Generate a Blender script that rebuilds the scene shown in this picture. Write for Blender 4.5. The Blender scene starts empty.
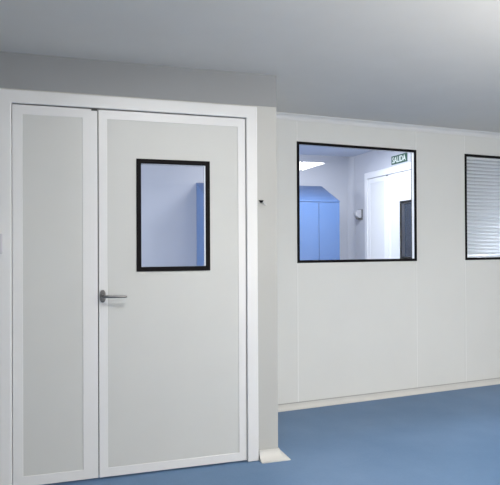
import bpy, bmesh, math
from mathutils import Vector, Matrix

C = bpy.context.scene.collection
SC = bpy.context.scene

# ------------------------------------------------------------------ camera
YAW, PITCH, ROLL, CAM_Z, FPX = 0.3082, 0.0064, -0.0048, 1.3158, 590.0
cam_data = bpy.data.cameras.new('camera')
cam_data.sensor_fit = 'HORIZONTAL'
cam_data.sensor_width = 36.0
cam_data.lens = 36.0 * FPX / 500.0
cam_data.clip_start = 0.05
cam = bpy.data.objects.new('camera', cam_data)
C.objects.link(cam)
fw = Vector((math.sin(YAW), math.cos(YAW), 0))
rt = Vector((math.cos(YAW), -math.sin(YAW), 0))
up = Vector((0, 0, 1))
fw2 = fw * math.cos(PITCH) + up * math.sin(PITCH)
up2 = up * math.cos(PITCH) - fw * math.sin(PITCH)
rt2 = rt * math.cos(ROLL) + up2 * math.sin(ROLL)
up3 = up2 * math.cos(ROLL) - rt * math.sin(ROLL)
M = Matrix.Identity(4)
for i in range(3):
    M[i][0] = rt2[i]; M[i][1] = up3[i]; M[i][2] = -fw2[i]; M[i][3] = (0, 0, CAM_Z)[i]
cam.matrix_world = M
SC.camera = cam

# ------------------------------------------------------------------ world, exposure
W = bpy.data.worlds.new('world'); SC.world = W
W.use_nodes = True
W.node_tree.nodes['Background'].inputs[0].default_value = (0.55, 0.62, 0.75, 1)
W.node_tree.nodes['Background'].inputs[1].default_value = 0.05
SC.view_settings.view_transform = 'Standard'
SC.view_settings.look = 'None'
SC.view_settings.gamma = 1.0
SC.view_settings.exposure = 0.05

# ------------------------------------------------------------------ room dimensions
FRONT_Y = 3.45          # face of the wall with the double door
COL_X = 1.275           # where that wall ends and steps back
BE = -0.0934            # the window wall turns a little away
BE_E = 4.2481
CEIL = 2.378
LEFT, RIGHT, REAR = -2.4, 5.6, -3.2
FAR_Y, FAR_X, FAR_CEIL = 6.6, 3.44, 2.42
NB = Vector((math.sin(BE), math.cos(BE), 0)); AB = Vector((math.cos(BE), -math.sin(BE), 0))
def back_y(x, off=0.0): return (BE_E + off - math.sin(BE) * x) / math.cos(BE)

# ------------------------------------------------------------------ added area lights
def area(name, loc, direction, sx, sy, power, color):
    d = bpy.data.lights.new(name, 'AREA'); d.shape = 'RECTANGLE'
    d.size = sx; d.size_y = sy; d.energy = power; d.color = color
    o = bpy.data.objects.new(name, d); C.objects.link(o)
    o.location = loc
    o.rotation_euler = Vector(direction).to_track_quat('-Z', 'Y').to_euler()
    return o
# added fill light on the unseen wall behind the camera
area('rear_fill_light', (3.6, REAR + 0.03, 1.2), (0, 1, 0), 2.0, 2.0, 145, (1.0, 0.94, 0.85))
# added upward light right of the camera, to brighten the ceiling
area('ceiling_fill_light', (2.6, 0.5, 1.27), (0, 0, 1), 0.3, 0.3, 135, (1.0, 0.97, 0.92))
# adjoining room seen through the glass: added fill lights, one overhead and one from the left
area('adjoining_fill_top', (2.5, 5.35, FAR_CEIL - 0.03), (0, 0, -1), 0.9, 0.5, 36, (0.90, 0.94, 1.0))
area('adjoining_fill_side', (LEFT + 0.03, 5.0, 1.25), (1, 0, 0), 1.6, 1.6, 105, (0.95, 0.97, 1.0))
area('blind_fill_light', (4.45, 5.14, 0.95), (0.472, -0.882, 0), 0.6, 0.4, 45, (0.9, 0.95, 1.0))  # added fill brightening the blind from behind
PANEL_STRENGTH = 24.0

# ------------------------------------------------------------------ materials
def mat(name, color, rough=0.5, metal=0.0, var=0.02, scale=8.0, bump=0.0, bscale=200.0, spec=0.5, emit=0.0):
    m = bpy.data.materials.new(name); m.use_nodes = True
    nt = m.node_tree; b = nt.nodes['Principled BSDF']
    tc = nt.nodes.new('ShaderNodeTexCoord')
    n = nt.nodes.new('ShaderNodeTexNoise'); n.inputs['Scale'].default_value = scale; n.inputs['Detail'].default_value = 4
    nt.links.new(tc.outputs['Object'], n.inputs['Vector'])
    r = nt.nodes.new('ShaderNodeMapRange')
    r.inputs['From Min'].default_value = 0.3; r.inputs['From Max'].default_value = 0.7
    r.inputs['To Min'].default_value = 1 - var; r.inputs['To Max'].default_value = 1 + var
    nt.links.new(n.outputs['Fac'], r.inputs['Value'])
    v = nt.nodes.new('ShaderNodeVectorMath'); v.operation = 'SCALE'
    v.inputs[0].default_value = color
    nt.links.new(r.outputs['Result'], v.inputs['Scale'])
    nt.links.new(v.outputs['Vector'], b.inputs['Base Color'])
    b.inputs['Roughness'].default_value = rough; b.inputs['Metallic'].default_value = metal
    b.inputs['Specular IOR Level'].default_value = spec
    if emit:
        nt.links.new(v.outputs['Vector'], b.inputs['Emission Color']); b.inputs['Emission Strength'].default_value = emit
    if bump:
        n2 = nt.nodes.new('ShaderNodeTexNoise'); n2.inputs['Scale'].default_value = bscale
        nt.links.new(tc.outputs['Object'], n2.inputs['Vector'])
        bp = nt.nodes.new('ShaderNodeBump'); bp.inputs['Strength'].default_value = bump; bp.inputs['Distance'].default_value = 0.002
        nt.links.new(n2.outputs['Fac'], bp.inputs['Height']); nt.links.new(bp.outputs['Normal'], b.inputs['Normal'])
    return m

def glass_mat(name, tint):
    m = bpy.data.materials.new(name); m.use_nodes = True
    nt = m.node_tree; nt.nodes.clear()
    out = nt.nodes.new('ShaderNodeOutputMaterial')
    mix = nt.nodes.new('ShaderNodeMixShader')
    fr = nt.nodes.new('ShaderNodeFresnel'); fr.inputs['IOR'].default_value = 1.5
    tr = nt.nodes.new('ShaderNodeBsdfTransparent'); tr.inputs['Color'].default_value = (*tint, 1)
    gl = nt.nodes.new('ShaderNodeBsdfGlossy'); gl.inputs['Roughness'].default_value = 0.0
    db = nt.nodes.new('ShaderNodeMath'); db.operation = 'MULTIPLY'; db.inputs[1].default_value = 1.9; db.use_clamp = True   # both faces of the pane reflect
    nt.links.new(fr.outputs[0], db.inputs[0]); nt.links.new(db.outputs[0], mix.inputs[0]); nt.links.new(tr.outputs[0], mix.inputs[1]); nt.links.new(gl.outputs[0], mix.inputs[2])
    nt.links.new(mix.outputs[0], out.inputs[0])
    return m

def vinyl_mat(name, c1, c2):
    m = bpy.data.materials.new(name); m.use_nodes = True
    nt = m.node_tree; b = nt.nodes['Principled BSDF']
    tc = nt.nodes.new('ShaderNodeTexCoord')
    n1 = nt.nodes.new('ShaderNodeTexNoise'); n1.inputs['Scale'].default_value = 1.6; n1.inputs['Detail'].default_value = 5; n1.inputs['Roughness'].default_value = 0.6
    n2 = nt.nodes.new('ShaderNodeTexNoise'); n2.inputs['Scale'].default_value = 60; n2.inputs['Detail'].default_value = 3
    nt.links.new(tc.outputs['Object'], n1.inputs['Vector']); nt.links.new(tc.outputs['Object'], n2.inputs['Vector'])
    a = nt.nodes.new('ShaderNodeMath'); a.operation = 'MULTIPLY_ADD'; a.inputs[1].default_value = 0.25
    nt.links.new(n2.outputs['Fac'], a.inputs[0]); nt.links.new(n1.outputs['Fac'], a.inputs[2])
    rp = nt.nodes.new('ShaderNodeValToRGB')
    rp.color_ramp.elements[0].position = 0.40; rp.color_ramp.elements[0].color = (*c1, 1)
    rp.color_ramp.elements[1].position = 0.85; rp.color_ramp.elements[1].color = (*c2, 1)
    nt.links.new(a.outputs[0], rp.inputs[0]); nt.links.new(rp.outputs[0], b.inputs['Base Color'])
    b.inputs['Roughness'].default_value = 0.48; b.inputs['Specular IOR Level'].default_value = 0.3
    return m

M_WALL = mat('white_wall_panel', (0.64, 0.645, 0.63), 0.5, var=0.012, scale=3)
M_BULK = mat('shaded_fascia_grey', (0.256, 0.264, 0.274), 0.7, var=0.015, scale=4)  # shade of the wall above the door frame put into this grey
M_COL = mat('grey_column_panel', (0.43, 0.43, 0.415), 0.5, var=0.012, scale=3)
M_CEIL = mat('ceiling_paint', (0.61, 0.592, 0.565), 0.8, var=0.015, scale=4)
M_FLOOR = vinyl_mat('blue_vinyl', (0.078, 0.155, 0.280), (0.118, 0.205, 0.345))
M_FRAME = mat('white_aluminium', (0.66, 0.663, 0.67), 0.32, var=0.01, scale=5)
M_LEAF = mat('grey_white_laminate', (0.525, 0.532, 0.522), 0.45, var=0.012, scale=4)
M_FARDOOR = mat('bright_white_lacquer', (0.84, 0.84, 0.86), 0.35, var=0.01)
M_FARLEAF = mat('bright_white_laminate', (0.72, 0.725, 0.74), 0.4, var=0.01)
M_BLACK = mat('black_glazing_band', (0.007, 0.006, 0.007), 0.6, var=0.05, spec=0.08)
M_DARK = mat('dark_rubber_seal', (0.05, 0.05, 0.05), 0.8, var=0.05)
M_STEEL = mat('satin_steel', (0.25, 0.245, 0.245), 0.3, 1.0, var=0.03, scale=40)
M_COVE = mat('pale_pvc_cove', (0.55, 0.545, 0.525), 0.4, var=0.02)
M_JOINT = mat('pale_joint_sealant', (0.73, 0.735, 0.725), 0.5, var=0.02)
M_LIPSHADE = mat('lip_shadow_grey', (0.34, 0.34, 0.33), 0.6, var=0.03)  # shadow line of the skirting lip put into the colour
M_GLASS = glass_mat('clear_glass', (0.97, 0.985, 1.0))
M_FARWALL = mat('cool_white_wall', (0.56, 0.57, 0.62), 0.55, var=0.012, scale=3)
M_FARCEIL = mat('cool_white_ceiling', (0.56, 0.60, 0.70), 0.7, var=0.012, scale=3)
M_LOCKER = mat('blue_lacquered_steel', (0.07, 0.16, 0.375), 0.4, var=0.02, scale=6)
M_GREYP = mat('light_grey_plastic', (0.50, 0.50, 0.53), 0.4, var=0.02)
M_DGREYP = mat('dark_grey_plastic', (0.10, 0.10, 0.11), 0.45, var=0.03)
M_SIGN = mat('dark_green_sign', (0.020, 0.085, 0.055), 0.4, var=0.03)
M_SIGNW = mat('white_sign_print', (0.80, 0.85, 0.78), 0.4, var=0.01)
M_SLAT = mat('white_blind_slat', (0.88, 0.91, 0.94), 0.4, var=0.01)
nt = M_SLAT.node_tree
tl = nt.nodes.new('ShaderNodeBsdfTranslucent'); tl.inputs['Color'].default_value = (0.80, 0.86, 0.95, 1)
mx = nt.nodes.new('ShaderNodeMixShader'); mx.inputs[0].default_value = 0.2
nt.links.new(nt.nodes['Principled BSDF'].outputs[0], mx.inputs[1]); nt.links.new(tl.outputs[0], mx.inputs[2])
nt.links.new(mx.outputs[0], nt.nodes['Material Output'].inputs[0])
M_LAMP = mat('lamp_diffuser', (1.0, 0.98, 0.94), 0.5, var=0.0, emit=PANEL_STRENGTH)

# ------------------------------------------------------------------ helpers
def add_box(bm, x0, x1, y0, y1, z0, z1, rot=None, origin=None):
    vs = [Vector((x, y, z)) for x in (x0, x1) for y in (y0, y1) for z in (z0, z1)]
    if rot is not None: vs = [rot @ (v - origin) + origin for v in vs]
    v = [bm.verts.new(p) for p in vs]
    for f in ((0, 1, 3, 2), (4, 6, 7, 5), (0, 4, 5, 1), (2, 3, 7, 6), (0, 2, 6, 4), (1, 5, 7, 3)):
        bm.faces.new([v[i] for i in f])

def add_ring(bm, x0, x1, z0, z1, bl, br, bb, bt, y0, y1):
    """rectangular picture-frame ring in the XZ plane with mitred corners"""
    o = [(x0, z0), (x1, z0), (x1, z1), (x0, z1)]
    i = [(x0 + bl, z0 + bb), (x1 - br, z0 + bb), (x1 - br, z1 - bt), (x0 + bl, z1 - bt)]
    V = [[bm.verts.new((p[0], y, p[1])) for p in L] for y in (y0, y1) for L in (o, i)]
    fo, fi, bo, bi = V
    for k in range(4):
        n = (k + 1) % 4
        bm.faces.new((fo[k], fo[n], fi[n], fi[k])); bm.faces.new((bo[n], bo[k], bi[k], bi[n]))
        bm.faces.new((fo[n], fo[k], bo[k], bo[n])); bm.faces.new((fi[k], fi[n], bi[n], bi[k]))

def add_prism(bm, prof, y0, y1, axis='y'):
    f = (lambda a, b, t: (a, t, b)) if axis == 'y' else (lambda a, b, t: (t, a, b))
    A = [bm.verts.new(f(a, b, y0)) for a, b in prof]; B = [bm.verts.new(f(a, b, y1)) for a, b in prof]
    bm.faces.new(A); bm.faces.new(B[::-1])
    for k in range(len(prof)):
        n = (k + 1) % len(prof); bm.faces.new((A[n], A[k], B[k], B[n]))

def add_tube(bm, pts, radii, seg=14, squash=1.0):
    rings = []
    for k, p in enumerate(pts):
        p = Vector(p)
        d = Vector(pts[min(k + 1, len(pts) - 1)]) - Vector(pts[max(k - 1, 0)]); d.normalize()
        ref = Vector((0, 0, 1)) if abs(d.z) < 0.9 else Vector((1, 0, 0))
        u = d.cross(ref).normalized(); w = u.cross(d).normalized()
        rings.append([bm.verts.new(p + u * math.cos(2 * math.pi * i / seg) * radii[k] + w * math.sin(2 * math.pi * i / seg) * radii[k] * squash) for i in range(seg)])
    for a, b in zip(rings, rings[1:]):
        for i in range(seg):
            j = (i + 1) % seg; bm.faces.new((a[i], a[j], b[j], b[i]))
    bm.faces.new(rings[0][::-1]); bm.faces.new(rings[-1])

def obj(name, bm, material, parent=None, bevel=0.0, smooth=False, segs=2):
    bmesh.ops.recalc_face_normals(bm, faces=bm.faces)
    me = bpy.data.meshes.new(name); bm.to_mesh(me); bm.free()
    me.materials.append(material)
    if smooth:
        for p in me.polygons: p.use_smooth = True
    o = bpy.data.objects.new(name, me); C.objects.link(o)
    if parent: o.parent = parent
    if bevel:
        b = o.modifiers.new('bevel', 'BEVEL'); b.width = bevel; b.segments = segs; b.limit_method = 'ANGLE'
    return o

def box_obj(name, dims, material, parent=None, bevel=0.0):
    bm = bmesh.new(); add_box(bm, *dims); return obj(name, bm, material, parent, bevel)

def tag(o, label, cat, group=None, kind=None):
    o['label'] = label; o['category'] = cat
    if group: o['group'] = group
    if kind: o['kind'] = kind
    return o

def empty(name, loc, rz, label, cat, group=None, kind=None):
    o = bpy.data.objects.new(name, None); C.objects.link(o)
    o.location = loc; o.rotation_euler = (0, 0, rz); o.empty_display_size = 0.1
    return tag(o, label, cat, group, kind)

def structure(name, bm, m, label, cat, bevel=0.0, smooth=False):
    o = obj(name, bm, m, None, bevel, smooth); return tag(o, label, cat, kind='structure')

def sweep(bm, path, prof, left=True):
    """sweep a closed profile (offset from wall, height) along a plan path with mitred corners;
    the offset goes to the right-hand side of the walking direction"""
    P = [Vector((p[0], p[1])) for p in path]; dirs = [(b - a).normalized() for a, b in zip(P, P[1:])]
    nr = [Vector((d.y, -d.x)) for d in dirs]
    offs = []
    for k in range(len(P)):
        if k == 0: offs.append(nr[0])
        elif k == len(P) - 1: offs.append(nr[-1])
        else:
            s = nr[k - 1] + nr[k]; offs.append(s * (2 / s.length_squared))
    R = [[bm.verts.new((P[k].x + offs[k].x * a, P[k].y + offs[k].y * a, z)) for a, z in prof] for k in range(len(P))]
    n = len(prof)
    for a, b in zip(R, R[1:]):
        for i in range(n):
            j = (i + 1) % n; bm.faces.new((a[i], a[j], b[j], b[i]))
    bm.faces.new(R[0]); bm.faces.new(R[-1][::-1])

def cove_profile(r, z0, lip=0.004, n=10, ceiling=False):
    """concave quarter round between wall (offset 0) and floor/ceiling at z0"""
    s = -1 if ceiling else 1
    pts = [(0.0, z0), (0.0, z0 + s * (r + lip)), (lip * 0.7, z0 + s * (r + lip))]
    for k in range(n + 1):
        a = math.pi / 2 * k / n
        pts.append((lip * 0.7 + r * (1 - math.cos(a)), z0 + s * (lip * 0.5 + r * (1 - math.sin(a)))))
    pts.append((r + lip, z0 + s * lip * 0.5)); pts.append((r + lip, z0))
    return pts

# ================================================================== SETTING
T, TB = 0.08, 0.045
bm = bmesh.new(); add_box(bm, LEFT - T, RIGHT + T, REAR - T, FAR_Y + T, -0.1, 0.0)
structure('floor', bm, M_FLOOR, 'blue mottled vinyl floor running up to the white walls', 'floor')

bm = bmesh.new()
prof = [(LEFT - T, REAR - T), (RIGHT + T, REAR - T), (RIGHT + T, back_y(RIGHT + T, TB)), (COL_X, back_y(COL_X, TB)), (COL_X, FRONT_Y + T), (LEFT - T, FRONT_Y + T)]
lo = [bm.verts.new((x, y, CEIL)) for x, y in prof]; hi = [bm.verts.new((x, y, CEIL + 0.1)) for x, y in prof]
bm.faces.new(lo); bm.faces.new(hi[::-1])
for k in range(6):
    n = (k + 1) % 6; bm.faces.new((lo[n], lo[k], hi[k], hi[n]))
structure('ceiling', bm, M_CEIL, 'plain matt grey ceiling above the double door', 'ceiling')

# wall with the double door (opening cut for frame)
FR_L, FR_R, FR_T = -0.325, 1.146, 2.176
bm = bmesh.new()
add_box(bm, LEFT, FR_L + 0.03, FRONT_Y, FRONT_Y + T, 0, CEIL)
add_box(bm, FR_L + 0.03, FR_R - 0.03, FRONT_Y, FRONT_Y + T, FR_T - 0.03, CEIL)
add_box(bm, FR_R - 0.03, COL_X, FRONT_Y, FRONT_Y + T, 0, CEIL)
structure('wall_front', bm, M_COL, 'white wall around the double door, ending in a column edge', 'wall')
bm = bmesh.new(); add_box(bm, COL_X - T, COL_X, FRONT_Y + T, back_y(COL_X) + 0.01, 0, CEIL + 0.1)
structure('wall_return', bm, M_WALL, 'short white return wall behind the column edge', 'wall')

# window wall, in its own turned frame: local x along the wall, y into the adjoining room
def on_back(o):
    o.location = (BE_E * NB.x, BE_E * NB.y, 0); o.rotation_euler = (0, 0, -BE); return o
S0, S1 = 1.65, 6.12
WIN = [(2.219, 3.414, 1.178, 2.165), (3.967, 5.162, 1.178, 2.163)]
bm = bmesh.new()
xs = [S0, WIN[0][0], WIN[0][1], WIN[1][0], WIN[1][1], S1]
add_box(bm, S0, S1, 0, TB, 0, WIN[0][2])
add_box(bm, S0, S1, 0, TB, WIN[0][3], CEIL + 0.1)
for a, b in ((S0, WIN[0][0]), (WIN[0][1], WIN[1][0]), (WIN[1][1], S1)): add_box(bm, a, b, 0, TB, WIN[0][2], WIN[0][3])
on_back(structure('wall_back', bm, M_WALL, 'white panel wall holding the two black-framed windows', 'wall'))
for k, (s, z0, z1) in enumerate(((2.222, 0.05, 1.176), (3.412, 0.05, 1.176), (3.969, 0.05, 1.176), (5.16, 0.05, 1.176),
                                 (2.222, 2.162, 2.33), (3.412, 2.162, 2.33), (3.969, 2.162, 2.33))):
    bm = bmesh.new(); add_box(bm, s - 0.004, s + 0.004, -0.0012, 0.0, z0, z1)
    on_back(structure('trim_%d' % (k + 1), bm, M_JOINT, ('pale panel joint below the %s' if z0 < 1 else 'pale panel joint above the %s') %
            ('left edge of the clear window', 'right edge of the clear window', 'left edge of the blind window', 'right edge of the blind window',
             'left edge of the clear window', 'right edge of the clear window', 'left edge of the blind window')[k], 'panel joint'))

bm = bmesh.new(); add_box(bm, LEFT - T, LEFT, REAR, FAR_Y, 0, FAR_CEIL + 0.06)
structure('wall_left', bm, M_WALL, 'white side wall left of the double door, outside the picture', 'wall')
bm = bmesh.new(); add_box(bm, RIGHT, RIGHT + T, REAR, FAR_Y, 0, FAR_CEIL + 0.06)
structure('wall_right', bm, M_WALL, 'white side wall far to the right, outside the picture', 'wall')
bm = bmesh.new(); add_box(bm, LEFT, RIGHT, REAR - T, REAR, 0, CEIL)
structure('wall_rear', bm, M_WALL, 'white wall behind the camera', 'wall')

# coves
bm = bmesh.new(); sweep(bm, [(LEFT, FRONT_Y), (FR_L, FRONT_Y)], cove_profile(0.05, 0.0, lip=0.010))
structure('baseboard_left', bm, M_COVE, 'pale coved skirting left of the door frame', 'skirting')
bm = bmesh.new(); sweep(bm, [(FR_R + 0.004, FRONT_Y), (COL_X, FRONT_Y), (COL_X, back_y(COL_X) - 0.06)], cove_profile(0.05, 0.0, lip=0.010))
structure('baseboard_front', bm, M_COVE, 'short pale coved skirting wrapping the foot of the column', 'skirting')
bm = bmesh.new(); sweep(bm, [(COL_X, back_y(COL_X)), (RIGHT, back_y(RIGHT))], [(a * 0.45, z) for a, z in cove_profile(0.040, 0.0, lip=0.009)])
structure('baseboard_back', bm, M_COVE, 'long pale coved skirting along the foot of the window wall', 'skirting')
bm = bmesh.new(); sweep(bm, [(COL_X, back_y(COL_X)), (RIGHT, back_y(RIGHT))], cove_profile(0.032, CEIL, lip=0.012, ceiling=True))
structure('trim_8', bm, M_FRAME, 'slim white cornice along the top of the window wall', 'cornice')
bm = bmesh.new(); add_box(bm, LEFT, COL_X, FRONT_Y - 0.004, FRONT_Y, FR_T + 0.006, CEIL)  # added strip, toned like the shaded wall over the door
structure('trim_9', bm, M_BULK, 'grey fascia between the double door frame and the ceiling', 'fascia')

bm = bmesh.new(); add_box(bm, S0, S1, -0.003, 0, 0.0492, 0.056)  # dark strip painted for the shade at the skirting's top lip
on_back(structure('trim_11', bm, M_LIPSHADE, 'thin grey strip painted as the shadow line above the skirting of the window wall', 'painted shadow line'))

# adjoining rooms
bm = bmesh.new(); add_box(bm, LEFT, FAR_X, FAR_Y, FAR_Y + T, 0, FAR_CEIL)
structure('wall_far', bm, M_FARWALL, 'cool white wall behind the blue lockers, seen through the window', 'wall')
DOOR2_SEAM = 5.757
bm = bmesh.new()
d0, d1 = DOOR2_SEAM + 0.52 - 0.03, DOOR2_SEAM - 0.951 + 0.03
yb = back_y(FAR_X, TB)
add_box(bm, FAR_X, FAR_X + T, d0, FAR_Y + T, 0, FAR_CEIL); add_box(bm, FAR_X, FAR_X + T, d1, d0, FR_T - 0.03, FAR_CEIL)
add_box(bm, FAR_X, FAR_X + T, yb, d1, 0, FAR_CEIL)
structure('wall_partition', bm, M_FARWALL, 'cool white wall with another double door, seen through the window', 'wall')
bm = bmesh.new()
r = 0.07
prof = [(FAR_X, FAR_Y), (FAR_X - r, FAR_Y)] + [(FAR_X - r, FAR_Y - 0.004)] + [(FAR_X - r + r * math.sin(a * math.pi / 16), FAR_Y - 0.004 - r + r * math.cos(a * math.pi / 16)) for a in range(1, 8)] + [(FAR_X - 0.004, FAR_Y - r), (FAR_X, FAR_Y - r)]
lo = [bm.verts.new((x, y, 0)) for x, y in prof]; hi = [bm.verts.new((x, y, FAR_CEIL)) for x, y in prof]
bm.faces.new(lo); bm.faces.new(hi[::-1])
for k in range(len(prof)):
    n = (k + 1) % len(prof); bm.faces.new((lo[n], lo[k], hi[k], hi[n]))
structure('trim_10', bm, M_FARWALL, 'rounded corner strip in the room behind the clear window', 'corner trim')
bm = bmesh.new(); add_prism(bm, [(FAR_X + T + 0.005, 4.73), (FAR_X + T + 0.005, 4.79), (RIGHT, 5.90), (RIGHT, 5.84)], 0, 1, 'y')  # added partition, blocks the blind's fill light from the far door pane
for v in bm.verts: v.co = Vector((v.co.x, v.co.z, v.co.y * FAR_CEIL))
structure('blind_light_baffle', bm, M_FARWALL, 'added slanting wall keeping the blind light off the far door', 'wall')
bm = bmesh.new()
for pl in ([(LEFT, FRONT_Y + T), (COL_X - T, FRONT_Y + T), (COL_X - T, back_y(COL_X - T, TB)), (COL_X, back_y(COL_X, TB)), (RIGHT, back_y(RIGHT, TB)), (RIGHT, FAR_Y), (LEFT, FAR_Y)],):
    lo = [bm.verts.new((x, y, FAR_CEIL)) for x, y in pl]; hi = [bm.verts.new((x, y, FAR_CEIL + 0.06)) for x, y in pl]
    bm.faces.new(lo); bm.faces.new(hi[::-1])
    for k in range(len(pl)):
        n = (k + 1) % len(pl); bm.faces.new((lo[n], lo[k], hi[k], hi[n]))
structure('ceiling_adjoining', bm, M_FARCEIL, 'cool white ceiling of the room seen through the window', 'ceiling')

# ================================================================== WINDOWS in the panel wall
def make_window(name, w, label):
    x0, x1, z0, z1 = w
    root = empty(name, (0, 0, 0), 0, label, 'window', kind='structure'); on_back(root)
    bm = bmesh.new(); add_ring(bm, x0, x1, z0, z1, 0.0225, 0.0225, 0.0225, 0.0225, -0.004, 0.006); obj('window_frame', bm, M_BLACK, root, 0.0008)
    bm = bmesh.new(); add_ring(bm, x0 + 0.001, x1 - 0.001, z0 + 0.001, z1 - 0.001, 0.019, 0.019, 0.019, 0.019, 0.0065, TB - 0.0065); obj('window_reveal', bm, M_FRAME, root)
    bm = bmesh.new(); add_ring(bm, x0, x1, z0, z1, 0.02, 0.02, 0.02, 0.02, TB - 0.006, TB + 0.003); obj('window_frame', bm, M_BLACK, root)
    for y in (0.001,):
        bm = bmesh.new()
        v = [bm.verts.new(p) for p in ((x0 + 0.019, y, z0 + 0.019), (x1 - 0.019, y, z0 + 0.019), (x1 - 0.019, y, z1 - 0.019), (x0 + 0.019, y, z1 - 0.019))]
        bm.faces.new(v); obj('glass_pane', bm, M_GLASS, root)
    return root
make_window('window_1', WIN[0], 'black-framed clear window looking into the room with blue lockers')
make_window('window_2', WIN[1], 'black-framed window with a white venetian blind, cut off at right')

# ================================================================== DOUBLE DOORS
def make_door(name, loc, rz, label, mf, ml, pane):
    """local x along the wall from the seam between the leaves, y into the wall, wall face at y = 0"""
    root = empty(name, loc, rz, label, 'double door', kind='structure')
    L, R, H = -0.453, 0.876, 2.100
    # frame: mitred U of two jambs and a head
    bm = bmesh.new()
    o = [(L - 0.067, 0), (L - 0.067, H + 0.076), (R + 0.075, H + 0.076), (R + 0.075, 0)]
    i = [(L - 0.003, 0), (L - 0.003, H + 0.003), (R + 0.004, H + 0.003), (R + 0.004, 0)]
    V = [[bm.verts.new((x, y, z)) for x, z in P] for y in (-0.010, 0.062) for P in (o, i)]
    for k in range(3):
        n = k + 1
        bm.faces.new((V[0][k], V[0][n], V[1][n], V[1][k])); bm.faces.new((V[2][n], V[2][k], V[3][k], V[3][n]))
        bm.faces.new((V[0][n], V[0][k], V[2][k], V[2][n])); bm.faces.new((V[1][k], V[1][n], V[3][n], V[3][k]))
    for k in (0, 3): bm.faces.new((V[0][k], V[1][k], V[3][k], V[2][k]))
    obj('door_frame', bm, mf, root, 0.006, segs=3)
    # dark seal lying in the gap behind the leaves
    bm = bmesh.new(); 
    add_box(bm, L - 0.004, L + 0.010, 0.045, 0.050, 0.01, H); add_box(bm, R - 0.010, R + 0.005, 0.045, 0.050, 0.01, H)
    add_box(bm, L + 0.010, R - 0.010, 0.045, 0.050, H - 0.010, H + 0.004); add_box(bm, -0.012, 0.012, 0.045, 0.050, 0.01, H - 0.010)
    obj('door_seal', bm, M_DARK, root)

    def leaf(x0, x1, bl, br, bt, bb, window):
        z0, z1 = 0.010, H - 0.003
        bm = bmesh.new(); add_ring(bm, x0, x1, z0, z1, bl, br, bb, bt, 0.0, 0.044)
        lf = obj('door_leaf', bm, mf, root, 0.0015)
        bm = bmesh.new()
        a, b, c, d = x0 + bl, x1 - br, z0 + bb, z1 - bt
        if window:
            wx0, wx1, wz0, wz1 = window
            add_ring(bm, a, b, c, d, wx0 + 0.01 - a, b - wx1 + 0.01, wz0 + 0.01 - c, d - wz1 + 0.01, 0.003, 0.041)
        else:
            add_box(bm, a, b, 0.003, 0.041, c, d)
        obj('leaf_panel', bm, ml, lf)
        if window:
            bm = bmesh.new(); add_ring(bm, wx0, wx1, wz0, wz1, 0.027, 0.027, 0.027, 0.027, -0.003, 0.004); obj('glazing_frame', bm, M_BLACK, lf, 0.0008)
            bm = bmesh.new(); add_ring(bm, wx0 + 0.011, wx1 - 0.011, wz0 + 0.011, wz1 - 0.011, 0.016, 0.016, 0.016, 0.016, 0.0045, 0.0400); obj('glazing_reveal', bm, mf, lf)
            bm = bmesh.new(); add_ring(bm, wx0, wx1, wz0, wz1, 0.027, 0.027, 0.027, 0.027, 0.0405, 0.047); obj('glazing_frame', bm, M_BLACK, lf)
            for y in (0.0,):
                bm = bmesh.new()
                v = [bm.verts.new(p) for p in ((wx0 + 0.026, y, wz0 + 0.026), (wx1 - 0.026, y, wz0 + 0.026), (wx1 - 0.026, y, wz1 - 0.026), (wx0 + 0.026, y, wz1 - 0.026))]
                bm.faces.new(v); obj('glass_pane', bm, M_GLASS, lf)
        return lf
    lf = leaf(L, -0.0025, 0.052, 0.083, 0.052, 0.055, None)
    # small latch keeper set in the top of the fixed leaf
    bm = bmesh.new(); add_box(bm, -0.036, -0.004, -0.0025, 0.02, H - 0.012, H - 0.002); obj('latch_keeper', bm, M_DARK, lf)
    lf = leaf(0.0025, R, 0.048, 0.048, 0.052, 0.050, pane)
    # lever handle: oval rose, neck and lever pointing away from the seam
    hx, hz = 0.024, 1.037
    h = []
    bm = bmesh.new()
    prof = []
    n = 28
    for y, s in ((0.0, 1.0), (-0.006, 1.0), (-0.009, 0.86)):
        prof.append([bm.verts.new((hx + 0.0165 * s * math.copysign(abs(math.cos(t)) ** 0.8, math.cos(t)), y, hz + 0.036 * s * math.copysign(abs(math.sin(t)) ** 0.8, math.sin(t))))
                     for t in [2 * math.pi * k / n for k in range(n)]])
    for p, q in zip(prof, prof[1:]):
        for k in range(n): bm.faces.new((p[k], p[(k + 1) % n], q[(k + 1) % n], q[k]))
    bm.faces.new(prof[0]); bm.faces.new(prof[-1][::-1])
    rose = obj('handle_rose', bm, M_STEEL, lf, smooth=False)
    bm = bmesh.new()
    add_tube(bm, [(hx, -0.008, hz), (hx, -0.03, hz), (hx + 0.003, -0.043, hz), (hx + 0.012, -0.050, hz), (hx + 0.03, -0.052, hz), (hx + 0.08, -0.053, hz - 0.001), (hx + 0.120, -0.052, hz - 0.0025), (hx + 0.130, -0.050, hz - 0.003)],
             [0.009, 0.009, 0.009, 0.009, 0.0085, 0.008, 0.0075, 0.005], 16)
    obj('handle_lever', bm, M_STEEL, lf, smooth=True)
    return root
make_door('door_1', (0.195, FRONT_Y, 0), 0, 'large white double door with narrow side leaf, steel lever and black-framed pane', M_FRAME, M_LEAF, (0.2151, 0.6518, 1.172, 1.827))
make_door('door_2', (FAR_X, DOOR2_SEAM, 0), -math.pi / 2, 'white double door under the exit sign, seen through the clear window', M_FARDOOR, M_FARLEAF, (0.236, 0.6518, 1.172, 1.790))

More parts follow.
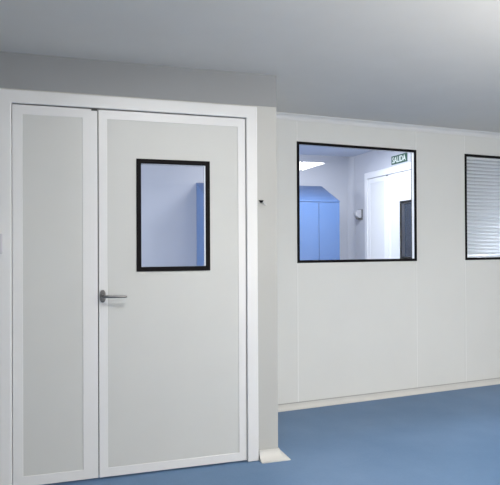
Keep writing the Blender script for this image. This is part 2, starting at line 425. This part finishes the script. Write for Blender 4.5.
# ================================================================== BLUE LOCKERS in the adjoining room
def make_locker(x0, label):
    w, dep, zf, zb = 0.52, 0.49, 1.823, 2.045
    root = empty('locker', (x0, FAR_Y - 0.005, 0), 0, label, 'locker', 'blue lockers against the far wall')
    bm = bmesh.new(); add_prism(bm, [(-dep + 0.02, 0.08), (0, 0.08), (0, zb - 0.02), (-dep + 0.02, zf - 0.012)], 0.001, w - 0.001, 'x'); obj('cabinet_body', bm, M_LOCKER, root)
    bm = bmesh.new(); add_prism(bm, [(-dep - 0.004, zf - 0.008), (-dep - 0.004, zf + 0.004), (0, zb), (0, zb - 0.019), (-dep + 0.02, zf - 0.0115)], 0, w, 'x'); obj('sloping_top', bm, M_LOCKER, root, 0.002)
    bm = bmesh.new(); add_box(bm, 0.02, w - 0.02, -dep + 0.05, -0.02, 0, 0.079); obj('plinth', bm, M_DGREYP, root)
    for k in range(2):
        a = 0.003 + k * w / 2; b = a + w / 2 - 0.006
        bm = bmesh.new(); add_box(bm, a, b, -dep, -dep + 0.019, 0.09, zf - 0.014)
        dr = obj('locker_door', bm, M_LOCKER, root, 0.002)
        bm = bmesh.new(); add_box(bm, b - 0.05, b - 0.025, -dep - 0.010, -dep - 0.0005, 0.98, 1.07); obj('door_lock', bm, M_GREYP, dr, 0.003)
LX = 3.022 - 0.52
for k in range(3):
    make_locker(LX - 0.5215 * k, ('blue sloping-top locker at the right end of the row, seen through the clear window',
                              'blue sloping-top middle locker of the row, hidden behind the column and wall',
                              'blue sloping-top locker at the left end, edge seen through the door pane')[k])

# ================================================================== things on the walls
# exit sign on the partition wall, above the far door
root = empty('exit_sign', (FAR_X, 5.5195, 2.197), -math.pi / 2, 'green exit sign reading SALIDA above the double door behind the window', 'sign')
box_obj('sign_plate', (-0.152, 0.152, -0.008, 0, 0, 0.091), M_SIGN, root, 0.001)
cu = bpy.data.curves.new('lettering', 'FONT'); cu.body = 'SALIDA'; cu.size = 0.088; cu.extrude = 0.0008; cu.align_x = 'CENTER'; cu.align_y = 'CENTER'; cu.offset = 0.0012
tmp = bpy.data.objects.new('lettering', cu); C.objects.link(tmp)
dg = bpy.context.evaluated_depsgraph_get(); me = bpy.data.meshes.new_from_object(tmp.evaluated_get(dg)); bpy.data.objects.remove(tmp)
xsz = max(v.co.x for v in me.vertices) - min(v.co.x for v in me.vertices)
zc = (max(v.co.y for v in me.vertices) + min(v.co.y for v in me.vertices)) / 2
for v in me.vertices:
    x, y, z = v.co; v.co = (x * 0.262 / xsz, -0.0089 - z, y - zc + 0.0455)
me.materials.clear(); me.materials.append(M_SIGNW)
lt = bpy.data.objects.new('lettering', me); C.objects.link(lt); lt.parent = root

# small rounded box beside the far door
root = empty('wall_box', (FAR_X, 6.385, 1.63), -math.pi / 2, 'small light grey box on the wall left of the far double door', 'wall box')
box_obj('back_plate', (-0.05, 0.05, -0.012, 0, 0, 0.125), M_DGREYP, root, 0.004)
bm = bmesh.new(); add_prism(bm, [(-0.012, 0.02), (-0.012, 0.118), (-0.06, 0.112), (-0.085, 0.085), (-0.085, 0.05), (-0.05, 0.024)], -0.042, 0.042, 'x'); obj('cover', bm, M_GREYP, root, 0.006)
box_obj('spout', (-0.018, 0.018, -0.06, -0.035, 0.004, 0.0225), M_DGREYP, root, 0.002)

# little hook on the column
root = empty('wall_hook', (1.172, FRONT_Y, 1.592), 0, 'tiny dark hook on the column right of the door frame', 'hook')
bm = bmesh.new(); add_prism(bm, [(-0.014, 0.008), (0.014, 0.008), (0.010, -0.002), (0.0, -0.011), (-0.010, -0.002)], -0.008, 0.0, 'y'); obj('hook_plate', bm, M_BLACK, root, 0.001)
bm = bmesh.new(); add_tube(bm, [(0.002, -0.004, -0.006), (0.008, -0.018, -0.012), (0.014, -0.024, -0.022), (0.022, -0.026, -0.026), (0.026, -0.027, -0.020)], [0.003, 0.003, 0.003, 0.003, 0.002], 8)
obj('hook_prong', bm, M_GREYP, root, smooth=True)

# button box at the left edge of the door frame
root = empty('push_button_box', (-0.345, FRONT_Y, 1.335), 0, 'grey push-button box at the left edge of the big door frame', 'button box')
bm = bmesh.new(); add_box(bm, -0.045, 0.038, -0.032, -0.0105, -0.055, 0.055); add_box(bm, -0.045, 0.019, -0.0105, 0.0, -0.055, 0.055); obj('housing', bm, M_GREYP, root, 0.003)
bm = bmesh.new(); add_tube(bm, [(-0.008, -0.0325, 0.0), (-0.008, -0.040, 0.0)], [0.02, 0.018], 20); obj('button', bm, M_DGREYP, root)

# venetian blind between the panes of the right window
BX0, BX1, BZ0, BZ1 = WIN[1][0] + 0.024, WIN[1][1] - 0.024, 1.201, 2.138
root = empty('venetian_blind', (0, 0, 0), 0, 'white venetian blind inside the right-hand black-framed window', 'blind')
on_back(root)
box_obj('headrail', (BX0, BX1, 0.009, 0.036, BZ1 - 0.022, BZ1), M_SLAT, root, 0.002)
box_obj('bottom_rail', (BX0, BX1, 0.014, 0.032, BZ0, BZ0 + 0.012), M_SLAT, root, 0.002)
NS = 27
pitch = (BZ1 - 0.03 - BZ0 - 0.02) / NS
for k in range(NS):
    zc = BZ0 + 0.03 + pitch * (k + 0.4)
    bm = bmesh.new(); n = 6; wd = 0.036; tilt = math.radians(49)
    prof = []
    for side in (0.0004, -0.0004):
        row = []
        for i in range(n + 1):
            u = (i / n - 0.5); x = u * wd; h = 0.0035 * (1 - 4 * u * u) + side
            row.append((0.0225 + x * math.cos(tilt) - h * math.sin(tilt), zc + x * math.sin(tilt) + h * math.cos(tilt)))
        prof += row if side > 0 else row[::-1]
    add_prism(bm, prof, BX0 + 0.004, BX1 - 0.004, 'x'); obj('slat', bm, M_SLAT, root, smooth=False)
for s in (0.12, 0.58, 1.03):
    bm = bmesh.new(); add_tube(bm, [(BX0 + s, 0.0225, BZ0 + 0.01), (BX0 + s, 0.0225, BZ1 - 0.02)], [0.0008, 0.0008], 6); obj('ladder_cord', bm, M_GREYP, root)

# ceiling light panels of the near room (outside the picture; one mirrors in the window glass)
def make_panel(loc, rz, sx, sy, label):
    root = empty('ceiling_light', loc, rz, label, 'ceiling light', 'ceiling light panels')
    bm = bmesh.new(); add_ring(bm, -sx / 2 - 0.02, sx / 2 + 0.02, -sy / 2 - 0.02, sy / 2 + 0.02, 0.02, 0.02, 0.02, 0.02, 0, 0.012)
    for v in bm.verts: v.co = Vector((v.co.x, v.co.z, -v.co.y))
    obj('light_frame', bm, M_FRAME, root)
    bm = bmesh.new(); add_box(bm, -sx / 2, sx / 2, -sy / 2, sy / 2, -0.008, 0); obj('diffuser', bm, M_LAMP, root)
make_panel((3.38, 1.93, CEIL), -BE + 0.08, 0.62, 0.78, 'square ceiling light panel whose reflection shows in the clear window')
make_panel((2.9, -1.5, CEIL), 0, 0.62, 0.62, 'square ceiling light panel behind the camera')

# made-up uplighter brightening the ceiling, right of the camera (outside the picture)
root = empty('added_uplighter', (2.6, 0.5, 0), 0, 'added white uplighter brightening the ceiling, outside the picture', 'floor lamp')
bm = bmesh.new(); add_tube(bm, [(0, 0, 0), (0, 0, 0.02), (0, 0, 0.03)], [0.15, 0.15, 0.03], 32); obj('base', bm, M_FRAME, root)
bm = bmesh.new(); add_tube(bm, [(0, 0, 0.0305), (0, 0, 1.1495)], [0.014, 0.014], 16); obj('pole', bm, M_STEEL, root)
bm = bmesh.new()
rings = [[bm.verts.new((r * math.cos(2 * math.pi * k / 40), r * math.sin(2 * math.pi * k / 40), z)) for k in range(40)] for r, z in ((0.04, 1.15), (0.12, 1.16), (0.27, 1.31), (0.262, 1.31), (0.11, 1.18))]
for p, q in zip(rings, rings[1:]):
    for k in range(40): bm.faces.new((p[k], p[(k + 1) % 40], q[(k + 1) % 40], q[k]))
bm.faces.new(rings[0][::-1]); bm.faces.new(rings[-1])
obj('lamp_bowl', bm, M_FRAME, root, smooth=False)
make_panel((0.62, 2.0, CEIL), 0, 0.70, 0.45, 'added ceiling panel brightening the top of the double door')  # added lamp, lights the upper part of the door wall

# frames dressed around the added fill lights (all outside the picture)
bm = bmesh.new(); add_ring(bm, 2.54, 4.66, 0.14, 2.26, 0.06, 0.06, 0.06, 0.06, REAR, REAR + 0.04)
structure('fill_frame_rear', bm, M_FRAME, 'white frame around the added fill light behind the camera', 'window')
bm = bmesh.new(); add_ring(bm, 4.14, 5.86, 0.39, 2.11, 0.06, 0.06, 0.06, 0.06, LEFT, LEFT + 0.04)
for v in bm.verts: v.co = Vector((v.co.y, v.co.x, v.co.z))
structure('fill_frame_side', bm, M_FRAME, 'white frame around the added fill light left in the room with lockers', 'window')
for (x, y, sx, sy, lb) in ((2.5, 5.35, 0.9, 0.5, 'added rectangular ceiling light, unseen, in the room with blue lockers'),):
    root = empty('ceiling_light', (x, y, FAR_CEIL), 0, lb, 'ceiling light', 'ceiling light panels')
    bm = bmesh.new(); add_ring(bm, -sx / 2 - 0.03, sx / 2 + 0.03, -sy / 2 - 0.03, sy / 2 + 0.03, 0.025, 0.025, 0.025, 0.025, 0, 0.032)
    for v in bm.verts: v.co = Vector((v.co.x, v.co.z, -v.co.y))
    obj('light_frame', bm, M_FRAME, root)

root = empty('blind_fill_lamp', (4.45, 5.235, 0.95), 0.491, 'added flat lamp brightening the blind from behind', 'wall lamp')  # made-up lamp around the fill light, for brighter lower slats
bm = bmesh.new(); add_ring(bm, -0.33, 0.33, -0.23, 0.23, 0.028, 0.028, 0.028, 0.028, -0.12, 0.0); obj('lamp_housing', bm, M_FRAME, root)
box_obj('back_panel', (-0.302, 0.302, -0.012, 0.0, -0.202, 0.202), M_FRAME, root)
